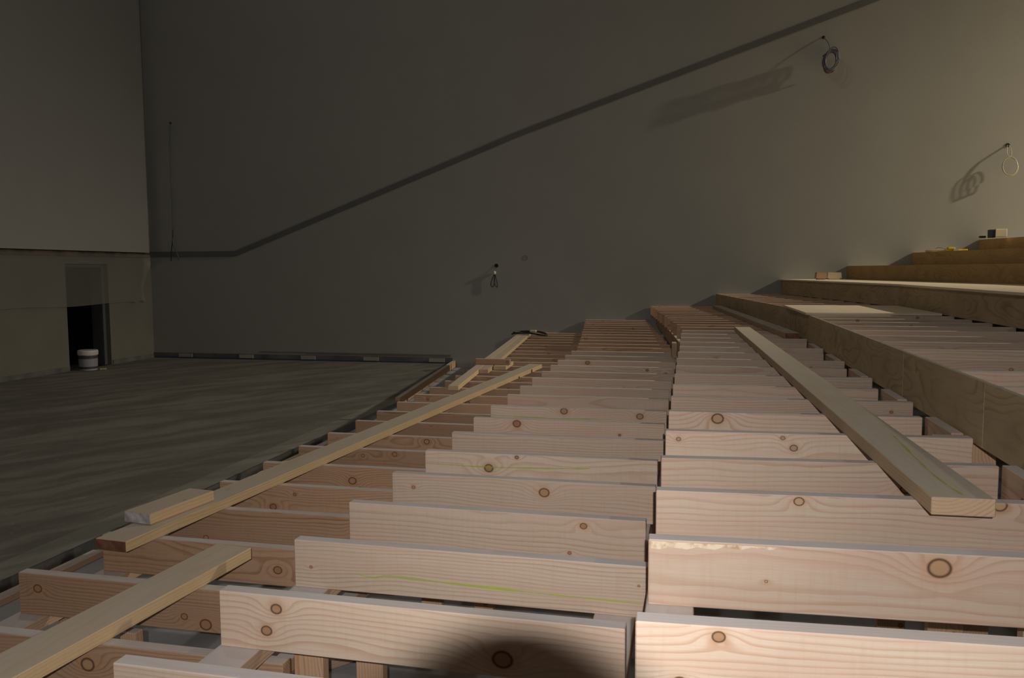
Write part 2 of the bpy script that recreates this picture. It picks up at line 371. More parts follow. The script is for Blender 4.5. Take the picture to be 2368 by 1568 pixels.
# kerb along the edge of the main floor
kt = bmesh.new()
add_flat(kt, [(-3.419, -4), (-3.335, -4), (-3.335, 9.1), (-3.419, 9.1)], -0.06, 0.012)
add_flat(kt, [(-3.56, -4), (-3.42, -4), (-3.42, 9.1), (-3.56, 9.1)], 0.0, 0.008)
struct('trim_4', kt, 'kerb')
tag(obj('floor_edge_angle', B((-3.334, -2, -0.05), (-3.322, 9.0, 0.016)), 'steel'), 'thin steel angle along the edge of the dusty floor', 'steel angle')
bm = bmesh.new(); a = math.atan(0.118)
o = timber('kerb_timber', 4.0, 0.10, 0.06, 'low', (0, 0, 0)); o.location = (kerb_x(9.05) + 0.0, 9.05, 0.05); o.rotation_euler = (0, 0, math.pi / 2 + a); o.location.x += 0.0
tag(o, 'brown timber lying along the floor edge next to the far wall', 'timber')
for i, (y, L) in enumerate(((2.6, 1.3), (4.3, 1.25), (5.7, 1.3))):
    o = timber('sole_plate', L, 0.07, 0.035, 'stud', (-3.29, y, FLOOR_PIT + 0.036), (-math.pi / 2, 0, math.pi / 2))
    tag(o, f'{("nearest","middle","farthest")[i]} short sole plate lying on the concrete beside the floor edge', 'sole plate', 'sole plates beside the floor edge')

# ------------------------------------------------------------------ joists
TIERS = ['lowest', 'second', 'third', 'fourth']
def joist(tier, idx, n, xl, xr, yl, dy, mat, knots=None, special=None, step='left'):
    L = math.hypot(xr - xl, dy * (xr - xl))
    kn = None
    if knots: kn = [(kx - xl, kz - TZ[tier], kr) for kx, kz, kr in knots]
    o = timber('joist', L, JH, JT, mat, (xl, yl, TZ[tier]), (0, 0, math.atan(dy)), kn)
    back = n - 1 - idx
    if idx <= 11: where = f'{ORD[idx + 1]} from the camera' if idx else 'nearest the camera'
    else: where = f'{ORD[back + 1]} from the far wall' if back else 'touching the far wall'
    lab = f'pine joist of the {TIERS[tier]} tier, {where}'
    if special: lab += ', ' + special
    tag(o, lab, 'joist', f'joists of the {TIERS[tier]} tier')
    return o
def run(seed_list, end, step):
    ys = list(seed_list)
    while ys[-1] + step < end: ys.append(ys[-1] + step)
    return ys
def chalk(j, pts, h=0.010):
    """green chalk line on a joist's near face; pts are (x along, z down)"""
    bm = bmesh.new(); P = smooth_pts([(x, 0, z) for x, z in pts], 5); a = []; b = []
    for i, p in enumerate(P):
        w = h * 0.5 * (0.75 + 0.4 * math.sin(i * 1.7) * math.sin(i * 0.6)); w *= min(1, 0.3 + 2.0 * min(i, len(P) - 1 - i) / len(P))
        a.append(bm.verts.new((p.x, -0.0008, p.z - w))); b.append(bm.verts.new((p.x, -0.0008, p.z + w)))
    for i in range(len(a) - 1): bm.faces.new((a[i], a[i + 1], b[i + 1], b[i]))
    c = obj('chalk_line', bm, 'chalk', j); c['label'] = 'green chalk line'; return c

# lowest tier
Y0 = run([1.845, 2.245, 2.645, 3.045, 3.446, 3.85, 4.251, 4.636, 5.066, 5.447, 5.859, 6.261, 6.663, 7.084, 7.462, 7.88, 8.29], WY - 0.09, 0.415)
Y0.append(WY - 0.05)
K0 = {0: [(-1.588, 0.479, 0.018)], 1: [(-2.115, 0.491, 0.013), (-1.49, 0.425, 0.016), (-1.566, 0.445, 0.010)], 2: [(-1.455, 0.458, 0.013)], 3: [(-2.008, 0.41, 0.010), (-1.3, 0.487, 0.014)],
      4: [(-1.912, 0.435, 0.014), (-1.80, 0.50, 0.007)], 5: [(-1.686, 0.468, 0.018), (-1.645, 0.43, 0.008)]}
S0 = {0: 'a brown knot by the front plank', 1: 'dark knots at both its ends', 2: 'one ringed knot', 4: 'under the long diagonal plank'}
n = len(Y0)
for i, y in enumerate(Y0):
    xl = bend(-2.19, y) + (random.uniform(-0.008, 0.008) if i > 12 else 0)
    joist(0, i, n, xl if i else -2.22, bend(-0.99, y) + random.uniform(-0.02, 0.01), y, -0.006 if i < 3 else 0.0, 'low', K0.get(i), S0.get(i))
# second tier
Y1 = run([1.381, 1.763, 2.156, 2.552, 2.966, 3.374, 3.785, 4.193, 4.58, 5.02, 5.417, 5.852, 6.245, 6.66, 7.062, 7.471, 7.886, 8.317, 8.695, 9.129], WY - 0.09, 0.42)
Y1.append(WY - 0.05)
K1 = {1: [(-0.977, 0.721, 0.013), (-1.005, 0.664, 0.012), (-0.409, 0.655, 0.019)], 2: [(-1.08, 0.675, 0.004), (-0.125, 0.70, 0.003)], 3: [(-0.325, 0.726, 0.009), (-0.37, 0.635, 0.005)], 4: [(-0.528, 0.709, 0.0155), (-1.045, 0.702, 0.006)],
      5: [(-0.844, 0.690, 0.017), (-0.72, 0.742, 0.007)], 6: [(-0.95, 0.65, 0.004)], 7: [(-0.894, 0.73, 0.017), (-0.35, 0.69, 0.006)], 8: [(-0.70, 0.738, 0.016), (-0.27, 0.722, 0.015)]}
S1 = {0: 'cut off by the frame below', 1: 'dark round shade at its middle', 2: 'a slanting green chalk line', 4: 'a ringed knot mid length', 5: 'a level green chalk line', 8: 'a faint green chalk line'}
XR1 = {0: -0.12, 1: -0.131, 2: -0.096, 3: -0.128, 4: -0.115, 5: -0.125, 6: -0.10, 7: -0.122}
n = len(Y1); J1 = []
for i, y in enumerate(Y1):
    xl = bend(-1.133, y) + (random.uniform(-0.006, 0.006) if i > 12 else 0)
    xr = XR1.get(i, bend(-0.118, y) + random.uniform(-0.02, 0.012)) if y < 8.0 else bend(-0.135, y, 8.05)
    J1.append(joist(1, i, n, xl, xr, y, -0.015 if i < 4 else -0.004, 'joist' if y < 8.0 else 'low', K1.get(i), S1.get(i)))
chalk(J1[2], [(0.20, -0.088), (0.25, -0.094), (0.30, -0.086), (0.5, -0.092), (0.75, -0.098), (1.02, -0.102)], 0.009)
chalk(J1[5], [(0.004, -0.057), (0.25, -0.060), (0.45, -0.056), (0.68, -0.048), (0.73, -0.044)], 0.008)
chalk(J1[8], [(0.004, -0.054), (0.22, -0.058), (0.45, -0.060), (0.70, -0.052)], 0.008)
# third tier
Y2 = run([1.286, 1.698, 2.089, 2.461, 2.888, 3.294, 3.676, 4.064, 4.475, 4.88, 5.29, 5.71, 6.12, 6.53, 6.95, 7.36, 7.78, 8.192, 8.60, 8.998, 9.383, 9.805], WY - 0.09, 0.41)
Y2.append(WY - 0.05)
K2 = {1: [(0.491, 0.949, 0.0175), (0.16, 0.90, 0.003)], 2: [(0.272, 0.962, 0.010), (0.736, 0.972, 0.014)], 4: [(-0.035, 0.948, 0.007), (0.317, 0.962, 0.006), (0.354, 0.928, 0.010)], 5: [(0.111, 0.952, 0.019), (0.6, 0.9, 0.006)]}
S2 = {0: 'cut off by the frame below', 1: 'a large ringed knot', 2: 'under the grey plank end', 4: 'small knots near its left end', 5: 'a big split knot'}
DY2 = {0: 0.045, 1: 0.045, 2: 0.055, 3: 0.08, 4: 0.055, 5: 0.04}
n = len(Y2)
for i, y in enumerate(Y2):
    xl = bend(-0.08, y, 8.05) + (random.uniform(-0.004, 0.004) if i > 9 else 0)
    xr = bend(0.868 if i % 2 else 0.925, y)
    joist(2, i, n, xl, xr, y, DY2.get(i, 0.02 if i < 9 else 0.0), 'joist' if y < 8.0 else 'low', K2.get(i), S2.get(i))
# torn bark edge on the near big joist
if True:
    jj = [o for o in COL.objects if o.get('label', '').endswith('a large ringed knot')][0]
    bm = bmesh.new(); A = []; Bq = []
    for i in range(15):
        x = 0.006 + i * 0.0185; d = 0.014 * (1 - i / 16) + 0.003 * math.sin(i * 2.1)
        A.append(bm.verts.new((x, -0.0009, -0.0035))); Bq.append(bm.verts.new((x, -0.0009, -0.0045 - max(d, 0.0015))))
    for i in range(14): bm.faces.new((A[i], Bq[i], Bq[i + 1], A[i + 1]))
    c = obj('torn_edge', bm, 'torn', jj); c['label'] = 'torn pale edge with rusty bark'
# fourth tier
Y3 = [1.98 + 0.412 * k for k in range(30)]
Y3 = [y for y in Y3 if y < WY - 0.1] + [WY - 0.05]
n = len(Y3)
for i, y in enumerate(Y3):
    xl = bend(0.960, y, 8.3, 0.119) + (0.006 if y > 8 else 0)
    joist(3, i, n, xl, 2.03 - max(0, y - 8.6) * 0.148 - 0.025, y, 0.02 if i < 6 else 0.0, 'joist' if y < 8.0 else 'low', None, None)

# ------------------------------------------------------------------ bearers and posts under the joists
def bearer(x0, y0, x1, y1, ztop, w, th, mat, lab, grp='bearers under the joists'):
    """flat board, top at ztop; its left edge runs from (x0,y0) to (x1,y1)"""
    L = math.hypot(x1 - x0, y1 - y0); a = math.atan2(y1 - y0, x1 - x0)
    o = timber('bearer', L, w, th, mat, (x0, y0, ztop), (-math.pi / 2, 0, a))
    # local z (0..-w) maps to the left of travel after the turn: shift so that the board lies to the right
    o.location = (x0, y0, ztop - 0.001)
    o.rotation_euler = (-math.pi / 2, 0, a)
    dx, dy = math.sin(a) * w, -math.cos(a) * w
    o.location.x += dx * 1.0; o.location.y += dy * 1.0
    return tag(o, lab, 'bearer', grp)
def flat_board(name, cx0, cy0, cx1, cy1, zbot, w, th, mat, knots=None):
    """board lying on its wide face, centre line given; local -y is up"""
    L = math.hypot(cx1 - cx0, cy1 - cy0); a = math.atan2(cy1 - cy0, cx1 - cx0)
    o = timber(name, L, w, th, mat, (0, 0, 0), (-math.pi / 2, 0, a), knots)
    # rx(-90): local y -> -z, local z -> +y, so width spans local y in [-w,0]
    o.location = (cx0 - math.sin(a) * (w / 2), cy0 + math.cos(a) * (w / 2), zbot + th)
    return o
def bear(x, y0, y1, ztop, lab, w=0.112, th=0.042, mat='bearer', dx=0.0):
    o = flat_board('bearer', x + w / 2, y0, x + w / 2 + dx, y1, ztop - th - 0.0006, w, th, mat)
    return tag(o, lab, 'bearer', 'bearers under the joists')
zb = [t - JH for t in TZ]
bear(-2.205, 1.6, 8.25, zb[0], 'flat bearer under the left ends of the lowest joists')
bear(-1.194, 1.6, 8.25, zb[0], 'flat bearer under the right ends of the lowest joists', w=0.054)
bear(-1.140, 1.3, 8.25, zb[1], 'flat bearer under the left ends of the second tier joists')
bear(-0.245, 1.3, 8.25, zb[1], 'flat bearer under the right ends of the second tier joists')
bear(-0.085, 1.15, 8.10, zb[2], 'flat bearer under the left ends of the third tier joists', w=0.10)
bear(0.965, 1.9, 8.25, zb[3], 'flat bearer under the left ends of the fourth tier joists', w=0.09)
for t, x, s in ((0, -2.19, 0.108), (1, -1.14, 0.108)):
    o = flat_board('bearer', bend(x, 8.3) + 0.06, 8.32, bend(x, 12.95) + 0.06, 12.95, zb[t] - 0.042 - 0.0006, 0.11, 0.042, 'bearer')
    tag(o, f'flat bearer of the {TIERS[t]} tier on the angled stretch by the far wall', 'bearer', 'bearers under the joists')
# beam on edge under the angled end of the third tier
a = math.atan2(12.98 - 8.2, -0.60 + 0.185)
o = timber('beam', math.hypot(12.98 - 8.2, 0.415), 0.147, JT, 'low', (-0.072, 8.22, zb[2] - 0.001), (0, 0, a))
tag(o, 'beam on edge under the angled ends of the third tier joists', 'beam')
o = timber('corner_block', 0.14, 0.135, JT, 'greyplank', (-0.118, 7.40, TZ[1] + 0.1355), (0, 0, math.radians(93)))
tag(o, 'short upright block standing on the second tier where the third tier bends', 'block')
post_spec = [(-1.275, 2.185, 0.05, 0.04, zb[0] - 0.05, 'short post below the nearest second tier joist, leftmost of three'),
             (-1.137, 2.145, 0.092, 0.04, zb[1] - 0.046, 'wide post under the second tier bearer, middle of three'),
             (-0.965, 2.2, 0.085, 0.04, zb[0] + 0.02, 'post below the nearest second tier joist, rightmost of three'),
             (-1.765, 2.19, 0.055, 0.04, zb[0] - 0.002, 'post seen through the gap beside the front plank'),
             (-2.20, 2.42, 0.09, 0.04, zb[0] - 0.046, 'post under the bearer at the front left corner'),
             (-2.20, 4.05, 0.09, 0.04, zb[0] - 0.046, 'post under the left bearer of the lowest tier, behind the corner one'),
             (-1.10, 3.2, 0.09, 0.04, zb[1] - 0.046, 'post under the second tier bearer behind the green chalked joist'),
             (-0.98, 3.62, 0.09, 0.04, zb[0] + 0.0, 'post deep in the dark under the second tier'),
             (-0.08, 1.9, 0.09, 0.04, zb[2] - 0.046, 'post under the front of the third tier bearer')]
post_spec += [(-0.235, 4.0, 0.09, 0.04, zb[1] - 0.046, 'post in the dark under the right ends of the second tier, nearer one'), (-0.235, 7.4, 0.09, 0.04, zb[1] - 0.046, 'post in the dark under the right ends of the second tier, farther one'),
              (0.97, 3.1, 0.08, 0.04, zb[3] - 0.046, 'post behind the long plywood riser, nearer one'), (0.97, 7.2, 0.08, 0.04, zb[3] - 0.046, 'post behind the long plywood riser, farther one')]
for x, y, w, d, zt, lab in post_spec:
    L = zt - FLOOR_PIT
    o = timber('post', L, w, d, 'stud', (x, y, zt), (0, math.pi / 2, 0)); o.rotation_euler = (0, math.pi / 2, 0); o.location = (x + w, y, zt)
    tag(o, lab, 'post', 'posts under the tiers')
# diagonal brace seen in the gap at the front
o = timber('brace', 1.1, 0.07, 0.035, 'bearer', (-1.62, 2.05, 0.02), (math.radians(-90), math.radians(0), math.radians(52)))
o.location = (-2.00, 2.28, FLOOR_PIT + 0.036)
tag(o, 'loose brace lying on the concrete under the lowest tier', 'brace')
# studs and rim pieces at the right ends of the third tier
for i in (2, 4, 6, 8, 10, 12):
    y = Y2[i] + 0.045 + DY2.get(i, 0.02) if i < 9 else Y2[i] + 0.045
    w = 0.115
    L = 1.03
    o = timber('stud', L, w, JT, 'stud', (0.820 + w, y, 0.972), (0, math.pi / 2, 0))
    tag(o, f'upright stud under the long plywood riser, {ORD[i // 2]} from the camera', 'stud', 'studs under the plywood riser')
for i in (3, 5, 7, 9, 11, 13):
    ya, yb = Y2[i - 1] + DY2.get(i - 1, 0.02) + 0.10, Y2[i] + DY2.get(i, 0.02) * 0.9 + 0.035
    o = timber('rim_block', yb - ya, JH, JT, 'bearer', (0.925, ya, 0.9755), (0, 0, math.pi / 2))
    tag(o, f'rim block between joists beside the long plywood riser, {ORD[(i - 1) // 2]} from the camera', 'block', 'rim blocks beside the plywood riser')

# ------------------------------------------------------------------ plywood risers and decks
def riser(x0, y0, x1, y1, ztop, h, mat, lab, grp, th=0.018):
    L = math.hypot(x1 - x0, y1 - y0); a = math.atan2(y1 - y0, x1 - x0)
    bm = bmesh.new(); add_box(bm, (0.0015, -th, -h), (L - 0.0015, 0, 0), 0.0012)
    o = obj('riser_board', bm, mat, None, (x0, y0, ztop), (0, 0, a))
    return tag(o, lab, 'riser board', grp)
g3 = 'plywood riser boards of the fourth tier'
def tx(y, x, yb, s): return x - max(0, y - yb) * s
def riser_run(ys, x, yb, s, z, h, mat, names, grp):
    for (ya, yb2), nm in zip(zip(ys, ys[1:]), names):
        riser(tx(ya, x, yb, s), ya, tx(yb2, x, yb, s), yb2, z, h, mat, nm, grp)
riser_run([0.9, 2.9, 3.94, 6.21, 8.3, 10.6, WY - 0.005], 0.938, 8.3, 0.119, TZ[3] + 0.001, 0.217, 'fascia',
          ['grained plywood riser board at the right edge of the fourth tier', 'grained plywood riser board between the right edge board and a white seam',
           'smooth plywood riser board beside the long grey plank, past the white seam', 'plywood riser board below the pale plywood sheet',
           'plywood riser board past the pale sheet where the tier bends', 'plywood riser board of the fourth tier touching the far wall'], g3)
riser_run([0.8, 6.6, 8.6, 10.8, WY - 0.005], 1.985, 8.6, 0.147, TZ[4] - 0.0185, 0.2045, 'fascia',
          ['plywood riser board below the pale deck, nearest the camera', 'plywood riser board below the pale deck, second from the camera', 'plywood riser board below the pale deck, third from the camera',
           'plywood riser board below the pale deck, against the far wall'], 'plywood riser boards of the fifth tier')
riser_run([0.8, 8.35, 10.7, WY - 0.005], 3.03, 8.6, 0.172, TZ[5] - 0.0005, 0.193, 'upply',
          ['brown riser board behind the pale deck, nearest the camera', 'brown riser board behind the pale deck, middle one', 'brown riser board behind the two offcuts by the far wall'], 'brown riser boards of the sixth tier')
riser_run([0.8, 8.6, WY - 0.005], 4.06, 8.6, 0.204, TZ[6], 0.187, 'upply',
          ['brown riser board of the second highest step, nearer the camera', 'brown riser board of the second highest step, against the far wall'], 'brown riser boards of the seventh tier')
riser_run([0.8, 9.5, WY - 0.005], 4.85, 9.5, 0.23, TZ[7], 0.179, 'upply', ['brown riser board of the highest step, nearer the camera', 'brown riser board of the highest step in view, by the far wall'], 'brown riser boards of the eighth tier')
def sheet(poly, ztop, lab, grp=None, th=0.018):
    cx = sum(p[0] for p in poly) / len(poly); cy = sum(p[1] for p in poly) / len(poly)
    bm = bmesh.new(); add_flat(bm, [(x - cx, y - cy) for x, y in poly], -th, 0)
    return tag(obj('plywood_sheet', bm, 'deck', None, (cx, cy, ztop)), lab, 'plywood sheet', grp)
e3 = lambda y: tx(y, 0.918, 8.3, 0.119)
sheet([(e3(6.98), 6.98), (1.93, 6.98), (1.93, 8.45), (e3(8.45), 8.45)], TZ[3] + 0.0200, 'pale plywood sheet lying on the fourth tier joists')
e4 = lambda y: tx(y, 1.968, 8.6, 0.147); e5 = lambda y: tx(y, 3.005, 8.6, 0.172)
gd = 'pale plywood deck sheets of the fifth tier'
for (ya, yb2), nm in zip(((0.8, 6.6), (6.602, 8.6), (8.602, 10.8), (10.802, WY - 0.004)), ('nearest the camera', 'second from the camera', 'third from the camera', 'carrying two offcuts at the far wall')):
    sheet([(e4(ya), ya), (e5(ya), ya), (e5(yb2), yb2), (e4(yb2), yb2)], TZ[4], 'pale plywood deck sheet of the fifth tier, ' + nm, gd)
for z, x, yb_, sl, x2, yb2_, s2, nm in ((TZ[5], 3.050, 8.6, 0.172, 4.058, 8.6, 0.204, 'sixth'), (TZ[6], 4.080, 8.6, 0.204, 4.848, 9.5, 0.23, 'seventh'), (TZ[7], 4.872, 9.5, 0.23, 15.4, 99, 0, 'eighth')):  # eighth deck's reach to the right wall is added to block lamp light
    q = [0.8, 8.6, 9.5, WY - 0.004]
    sheet([(tx(y_, x, yb_, sl), y_) for y_ in q] + [(tx(y_, x2, yb2_, s2), y_) for y_ in q[::-1]], z - 0.0005, f'plywood deck on top of the {nm} tier, seen edge on', 'upper plywood decks')
# ------------------------------------------------------------------ loose planks
def end_cap(o, w, th, mat, lab):
    c = obj('sawn_end', B((-0.0016, 0.002, -w + 0.002), (0.0, th - 0.002, -0.002)), mat, o); c['label'] = lab
o = flat_board('plank', -2.028, 2.492, -1.55, 8.21, TZ[0] + 0.0008, 0.136, 0.040, 'plank', [(0.7, -0.05, 0.008), (2.2, -0.09, 0.008), (3.9, -0.04, 0.007)])
tag(o, 'long pale plank lying diagonally across the lowest tier joists', 'plank')
end_cap(o, 0.136, 0.040, 'redend', 'reddish sawn end')
o = flat_board('plank', -2.058, 2.68, -2.010, 3.03, TZ[0] + 0.0418, 0.128, 0.042, 'plank', [(0.2, -0.11, 0.006)])
tag(o, 'short plank offcut with whitened end lying on the long diagonal plank', 'plank')
end_cap(o, 0.128, 0.042, 'whiteend', 'plaster whitened end')
o = flat_board('plank', -1.662, 1.18, -1.556, 2.523, TZ[0] + 0.0008, 0.142, 0.041, 'plank', [])
tag(o, 'clean yellow plank in the front corner, running out of the frame', 'plank')
o = flat_board('plank', 0.614, 2.0, 0.462, 7.72, TZ[2] + 0.0008, 0.136, 0.042, 'greyplank', [(0.5, -0.13, 0.008), (1.0, -0.12, 0.006), (3.0, -0.06, 0.006)])
tag(o, 'long dusty grey plank on the third tier with faint green chalk', 'plank')
bm = bmesh.new(); P = smooth_pts([(0.03, -0.075), (0.12, -0.070), (0.22, -0.066), (0.45, -0.073), (0.66, -0.108)] and [(0.03, 0, -0.075), (0.14, 0, -0.068), (0.3, 0, -0.072), (0.5, 0, -0.085), (0.72, 0, -0.10)], 5); A = []; Bv = []
for i, p in enumerate(P):
    w_ = 0.004 * (0.6 + 0.4 * math.sin(i * 1.3)); A.append(bm.verts.new((p.x, -0.0008, p.z - w_))); Bv.append(bm.verts.new((p.x, -0.0008, p.z + w_)))
for i in range(len(A) - 1): bm.faces.new((A[i], A[i + 1], Bv[i + 1], Bv[i]))
c = obj('chalk_line', bm, 'chalk', o); c['label'] = 'faint green chalk line'
o = flat_board('plank', 0.815, 7.0, 0.372, 12.25, TZ[2] + 0.0008, 0.115, 0.045, 'greyplank')
tag(o, 'plank with a reddish sawn end lying along the plywood riser', 'plank')
end_cap(o, 0.115, 0.045, 'redend', 'reddish sawn end')
o = flat_board('plank', -1.934, 6.52, -2.545, 12.32, TZ[0] + 0.0008, 0.088, 0.040, 'plank')
tag(o, 'narrow plank reaching towards the far wall, left of the close pair', 'plank', 'narrow planks towards the far wall')
o = flat_board('plank', -1.962, 7.66, -2.448, 12.34, TZ[0] + 0.0008, 0.090, 0.040, 'plank')
tag(o, 'narrow plank reaching towards the far wall, right of the close pair', 'plank', 'narrow planks towards the far wall')
o = flat_board('plank', -1.872, 7.96, -1.895, 8.42, TZ[0] + 0.0008, 0.13, 0.040, 'plank')
tag(o, 'stubby plank end sticking out under the cross block', 'plank')
o = timber('cross_block', 0.36, 0.058, 0.045, 'low', (-2.150, 8.06, TZ[0] + 0.0408 + 0.0595), (0, 0, 0.02), [(0.33, -0.03, 0.012)])
tag(o, 'short block laid across the narrow planks', 'block')

# ------------------------------------------------------------------ small things on the upper tiers
def offcut(loc, rz, mat, lab, grp, L=0.16, mat2=None):
    bm = bmesh.new()
    add_prism(bm, [(-L / 2, 0.02), (L / 2, 0.02), (L / 2 - 0.01, 0.10), (-L / 2 + 0.012, 0.105)], -0.05, 0.05)
    add_box(bm, (-L / 2 + 0.02, -0.035, 0.0), (L / 2 - 0.02, 0.045, 0.02))
    o = obj('offcut', bm, mat, None, loc, (0, 0, rz)); return tag(o, lab, 'offcut', grp)
offcut((1.80, 12.30, TZ[4]), 0.1, 'low', 'brown wooden offcut on the pale deck, left of a paler one', 'offcuts on the pale deck', 0.15)
offcut((1.985, 12.32, TZ[4]), -0.05, 'deck', 'pale wooden offcut on the deck, right of a brown one', 'offcuts on the pale deck', 0.19)
e = empty('offcut_block', (4.03, 12.3, TZ[7]), 'pale wooden block with a dark end on the highest step', 'offcut')
obj('block', B((-0.02, -0.06, 0.012), (0.12, 0.06, 0.115), 0.004), 'deck', e)
obj('dark_end', B((-0.085, -0.055, 0.0), (-0.021, 0.055, 0.11), 0.004), 'navy', e)
bm = bmesh.new(); add_box(bm, (-0.04, -0.03, 0), (0.035, 0.03, 0.03), 0.006)
tag(obj('scrap', bm, 'black', None, (3.885, 12.35, TZ[7] - 0.0005)), 'small black scrap beside the dark ended block', 'scrap')
o = flat_board('board', 3.22, 12.55, 3.60, 12.45, TZ[6] - 0.0002, 0.09, 0.03, 'plank', [])
tag(o, 'pale board end lying on the second highest step by the wall', 'board')
e = empty('bar_clamp', (3.42, 12.15, TZ[6]), 'yellow hand tool with a wire hook lying on the second highest step', 'tool')
bm = bmesh.new(); add_box(bm, (-0.06, -0.03, 0), (0.22, 0.02, 0.028), 0.006); add_box(bm, (-0.03, -0.05, 0.028), (0.06, 0.03, 0.055), 0.008)
obj('handle', bm, 'yellow', e)
bm = bmesh.new(); add_tube(bm, smooth_pts([(-0.05, 0, 0.03), (-0.11, 0, 0.05), (-0.16, 0, 0.045), (-0.165, 0, 0.015), (-0.10, 0, 0.006), (-0.055, 0, 0.012)], 5), 0.004); obj('wire_hook', bm, 'metal', e, smooth=True)
bm = bmesh.new(); add_box(bm, (0.03, -0.062, 0.0), (0.10, -0.031, 0.025), 0.004); obj('jaw', bm, 'metal', e)

# ------------------------------------------------------------------ cables on the far wall
def hole(e, r, loc=(0, -0.006, 0)):
    bm = bmesh.new(); add_lathe(bm, [(r * 0.6, 0.0), (r, 0.0), (r, 0.006), (r * 0.6, 0.006)], (loc[0], loc[1], loc[2]), 20, 'Y'); return obj('wall_hole', bm, 'dark', e)
def loop(cx, cz, a, b, y, n, rot=0.0, jit=0.01, turns=1):
    pts = []
    for i in range(n * turns + 1):
        t = 2 * math.pi * i / n; ja = 1 + jit * math.sin(t * 0.37 + i * 0.13)
        u, v = a * math.cos(t) * ja, b * math.sin(t) * ja
        pts.append((cx + u * math.cos(rot) - v * math.sin(rot), y + 0.012 * math.sin(t * 0.5 + i * 0.05), cz + u * math.sin(rot) + v * math.cos(rot)))
    return pts
e = empty('cable_coil', (1.853, WY - 0.001, 4.935), 'grey and red cable coil hanging high on the far wall', 'cable', 'cables hanging on the far wall')
hole(e, 0.022)
bm = bmesh.new(); add_tube(bm, smooth_pts([(0, -0.01, 0), (0.05, -0.06, -0.08), (0.075, -0.10, -0.17), (0.06, -0.12, -0.26)], 6), 0.006); obj('lead', bm, 'wire', e, smooth=True)
bm = bmesh.new()
for k in range(9): add_tube(bm, loop(0.078 + 0.009 * math.sin(k * 1.9), -0.385 + 0.009 * math.cos(2 * k), 0.083 + 0.012 * math.sin(k * 2.3), 0.145 + 0.012 * math.cos(k * 1.7), -0.31 + 0.026 * k, 40, -0.22), 0.0085)
obj('coil', bm, 'wire', e, smooth=True)
bm = bmesh.new()
add_tube(bm, loop(0.070, -0.392, 0.080, 0.150, -0.15, 40, -0.22, 0.02), 0.006)
for t in (2.35, 5.1):
    c0 = Vector((0.075 + 0.09 * math.cos(t + 0.2), -0.115, -0.385 + 0.145 * math.sin(t))); add_tube(bm, [c0 + Vector((0.02 * math.cos(s), 0.036 * math.sin(s), 0.016 * math.cos(s))) for s in [i * 0.6 for i in range(11)]], 0.006)
obj('tie', bm, 'redwire', e, smooth=True)
e = empty('cable_coil', (4.367, WY - 0.001, 3.285), 'thin cream cable coil with two leads on the far wall above the steps', 'cable', 'cables hanging on the far wall')
hole(e, 0.028)
bm = bmesh.new()
add_tube(bm, smooth_pts([(-0.01, -0.01, 0), (-0.025, -0.06, -0.06), (-0.03, -0.085, -0.13), (0.0, -0.10, -0.18)], 6), 0.0045)
add_tube(bm, smooth_pts([(0.01, -0.01, 0), (0.02, -0.07, -0.06), (0.025, -0.09, -0.12), (0.01, -0.10, -0.18)], 6), 0.0045); obj('lead', bm, 'cream', e, smooth=True)
bm = bmesh.new()
for k in range(3): add_tube(bm, loop(0.005 + 0.006 * k, -0.305 - 0.004 * k, 0.092 + 0.004 * k, 0.128, -0.115 + 0.016 * k, 40, 0.05 * k), 0.005)
obj('coil', bm, 'cream', e, smooth=True)
e = empty('hanging_lead', (-3.106, WY - 0.001, 1.622), 'two looped black lead with a white plug below a round hole', 'cable')
hole(e, 0.032)
bm = bmesh.new(); add_tube(bm, smooth_pts([(0, -0.01, -0.02), (-0.01, -0.02, -0.06), (-0.025, -0.03, -0.10)], 5), 0.004); obj('lead', bm, 'wire', e, smooth=True)
bm = bmesh.new(); add_lathe(bm, [(0.012, -0.03), (0.022, -0.02), (0.025, 0.0), (0.020, 0.022), (0.008, 0.03)], (-0.026, -0.03, -0.115), 16, 'Z'); obj('plug', bm, 'white', e, smooth=True)
bm = bmesh.new()
add_tube(bm, smooth_pts([(-0.03, -0.03, -0.14), (-0.06, -0.03, -0.20), (-0.085, -0.03, -0.27), (-0.088, -0.03, -0.32), (-0.065, -0.03, -0.345), (-0.04, -0.03, -0.32), (-0.026, -0.03, -0.26), (-0.024, -0.03, -0.14)], 5), 0.006)
add_tube(bm, smooth_pts([(-0.022, -0.035, -0.14), (-0.03, -0.035, -0.26), (-0.012, -0.035, -0.32), (0.012, -0.035, -0.352), (0.022, -0.035, -0.33), (0.015, -0.035, -0.26), (-0.015, -0.035, -0.14)], 5), 0.006); obj('looped_wire', bm, 'black', e, smooth=True)
bm = bmesh.new(); add_lathe(bm, [(0.036, 0.0), (0.040, 0.0), (0.040, 0.004), (0.036, 0.004), (0.036, 0.0)], (0, 0, 0), 24, 'Y', False)
tag(obj('plaster_patch', bm, 'stripe', None, (-2.623, WY - 0.0045, 1.748)), 'faint round patch outline on the far wall above the looped lead', 'patch')
e = empty('drop_cable', (-8.99, WY - 0.001, 4.153), 'long thin cable hanging straight down the dark end of the far wall', 'cable')
hole(e, 0.02)
bm = bmesh.new(); add_tube(bm, smooth_pts([(0, -0.01, 0), (-0.01, -0.03, -0.5), (0.0, -0.03, -1.2), (-0.005, -0.03, -1.7), (-0.02, -0.03, -2.05), (0.02, -0.03, -2.2), (0.09, -0.035, -2.36)], 6), 0.009); obj('main_lead', bm, 'wire', e, smooth=True)
bm = bmesh.new(); add_tube(bm, smooth_pts([(-0.006, -0.03, -1.65), (-0.018, -0.032, -2.0), (-0.05, -0.035, -2.2), (-0.07, -0.035, -2.42)], 6), 0.007); obj('side_lead', bm, 'black', e, smooth=True)
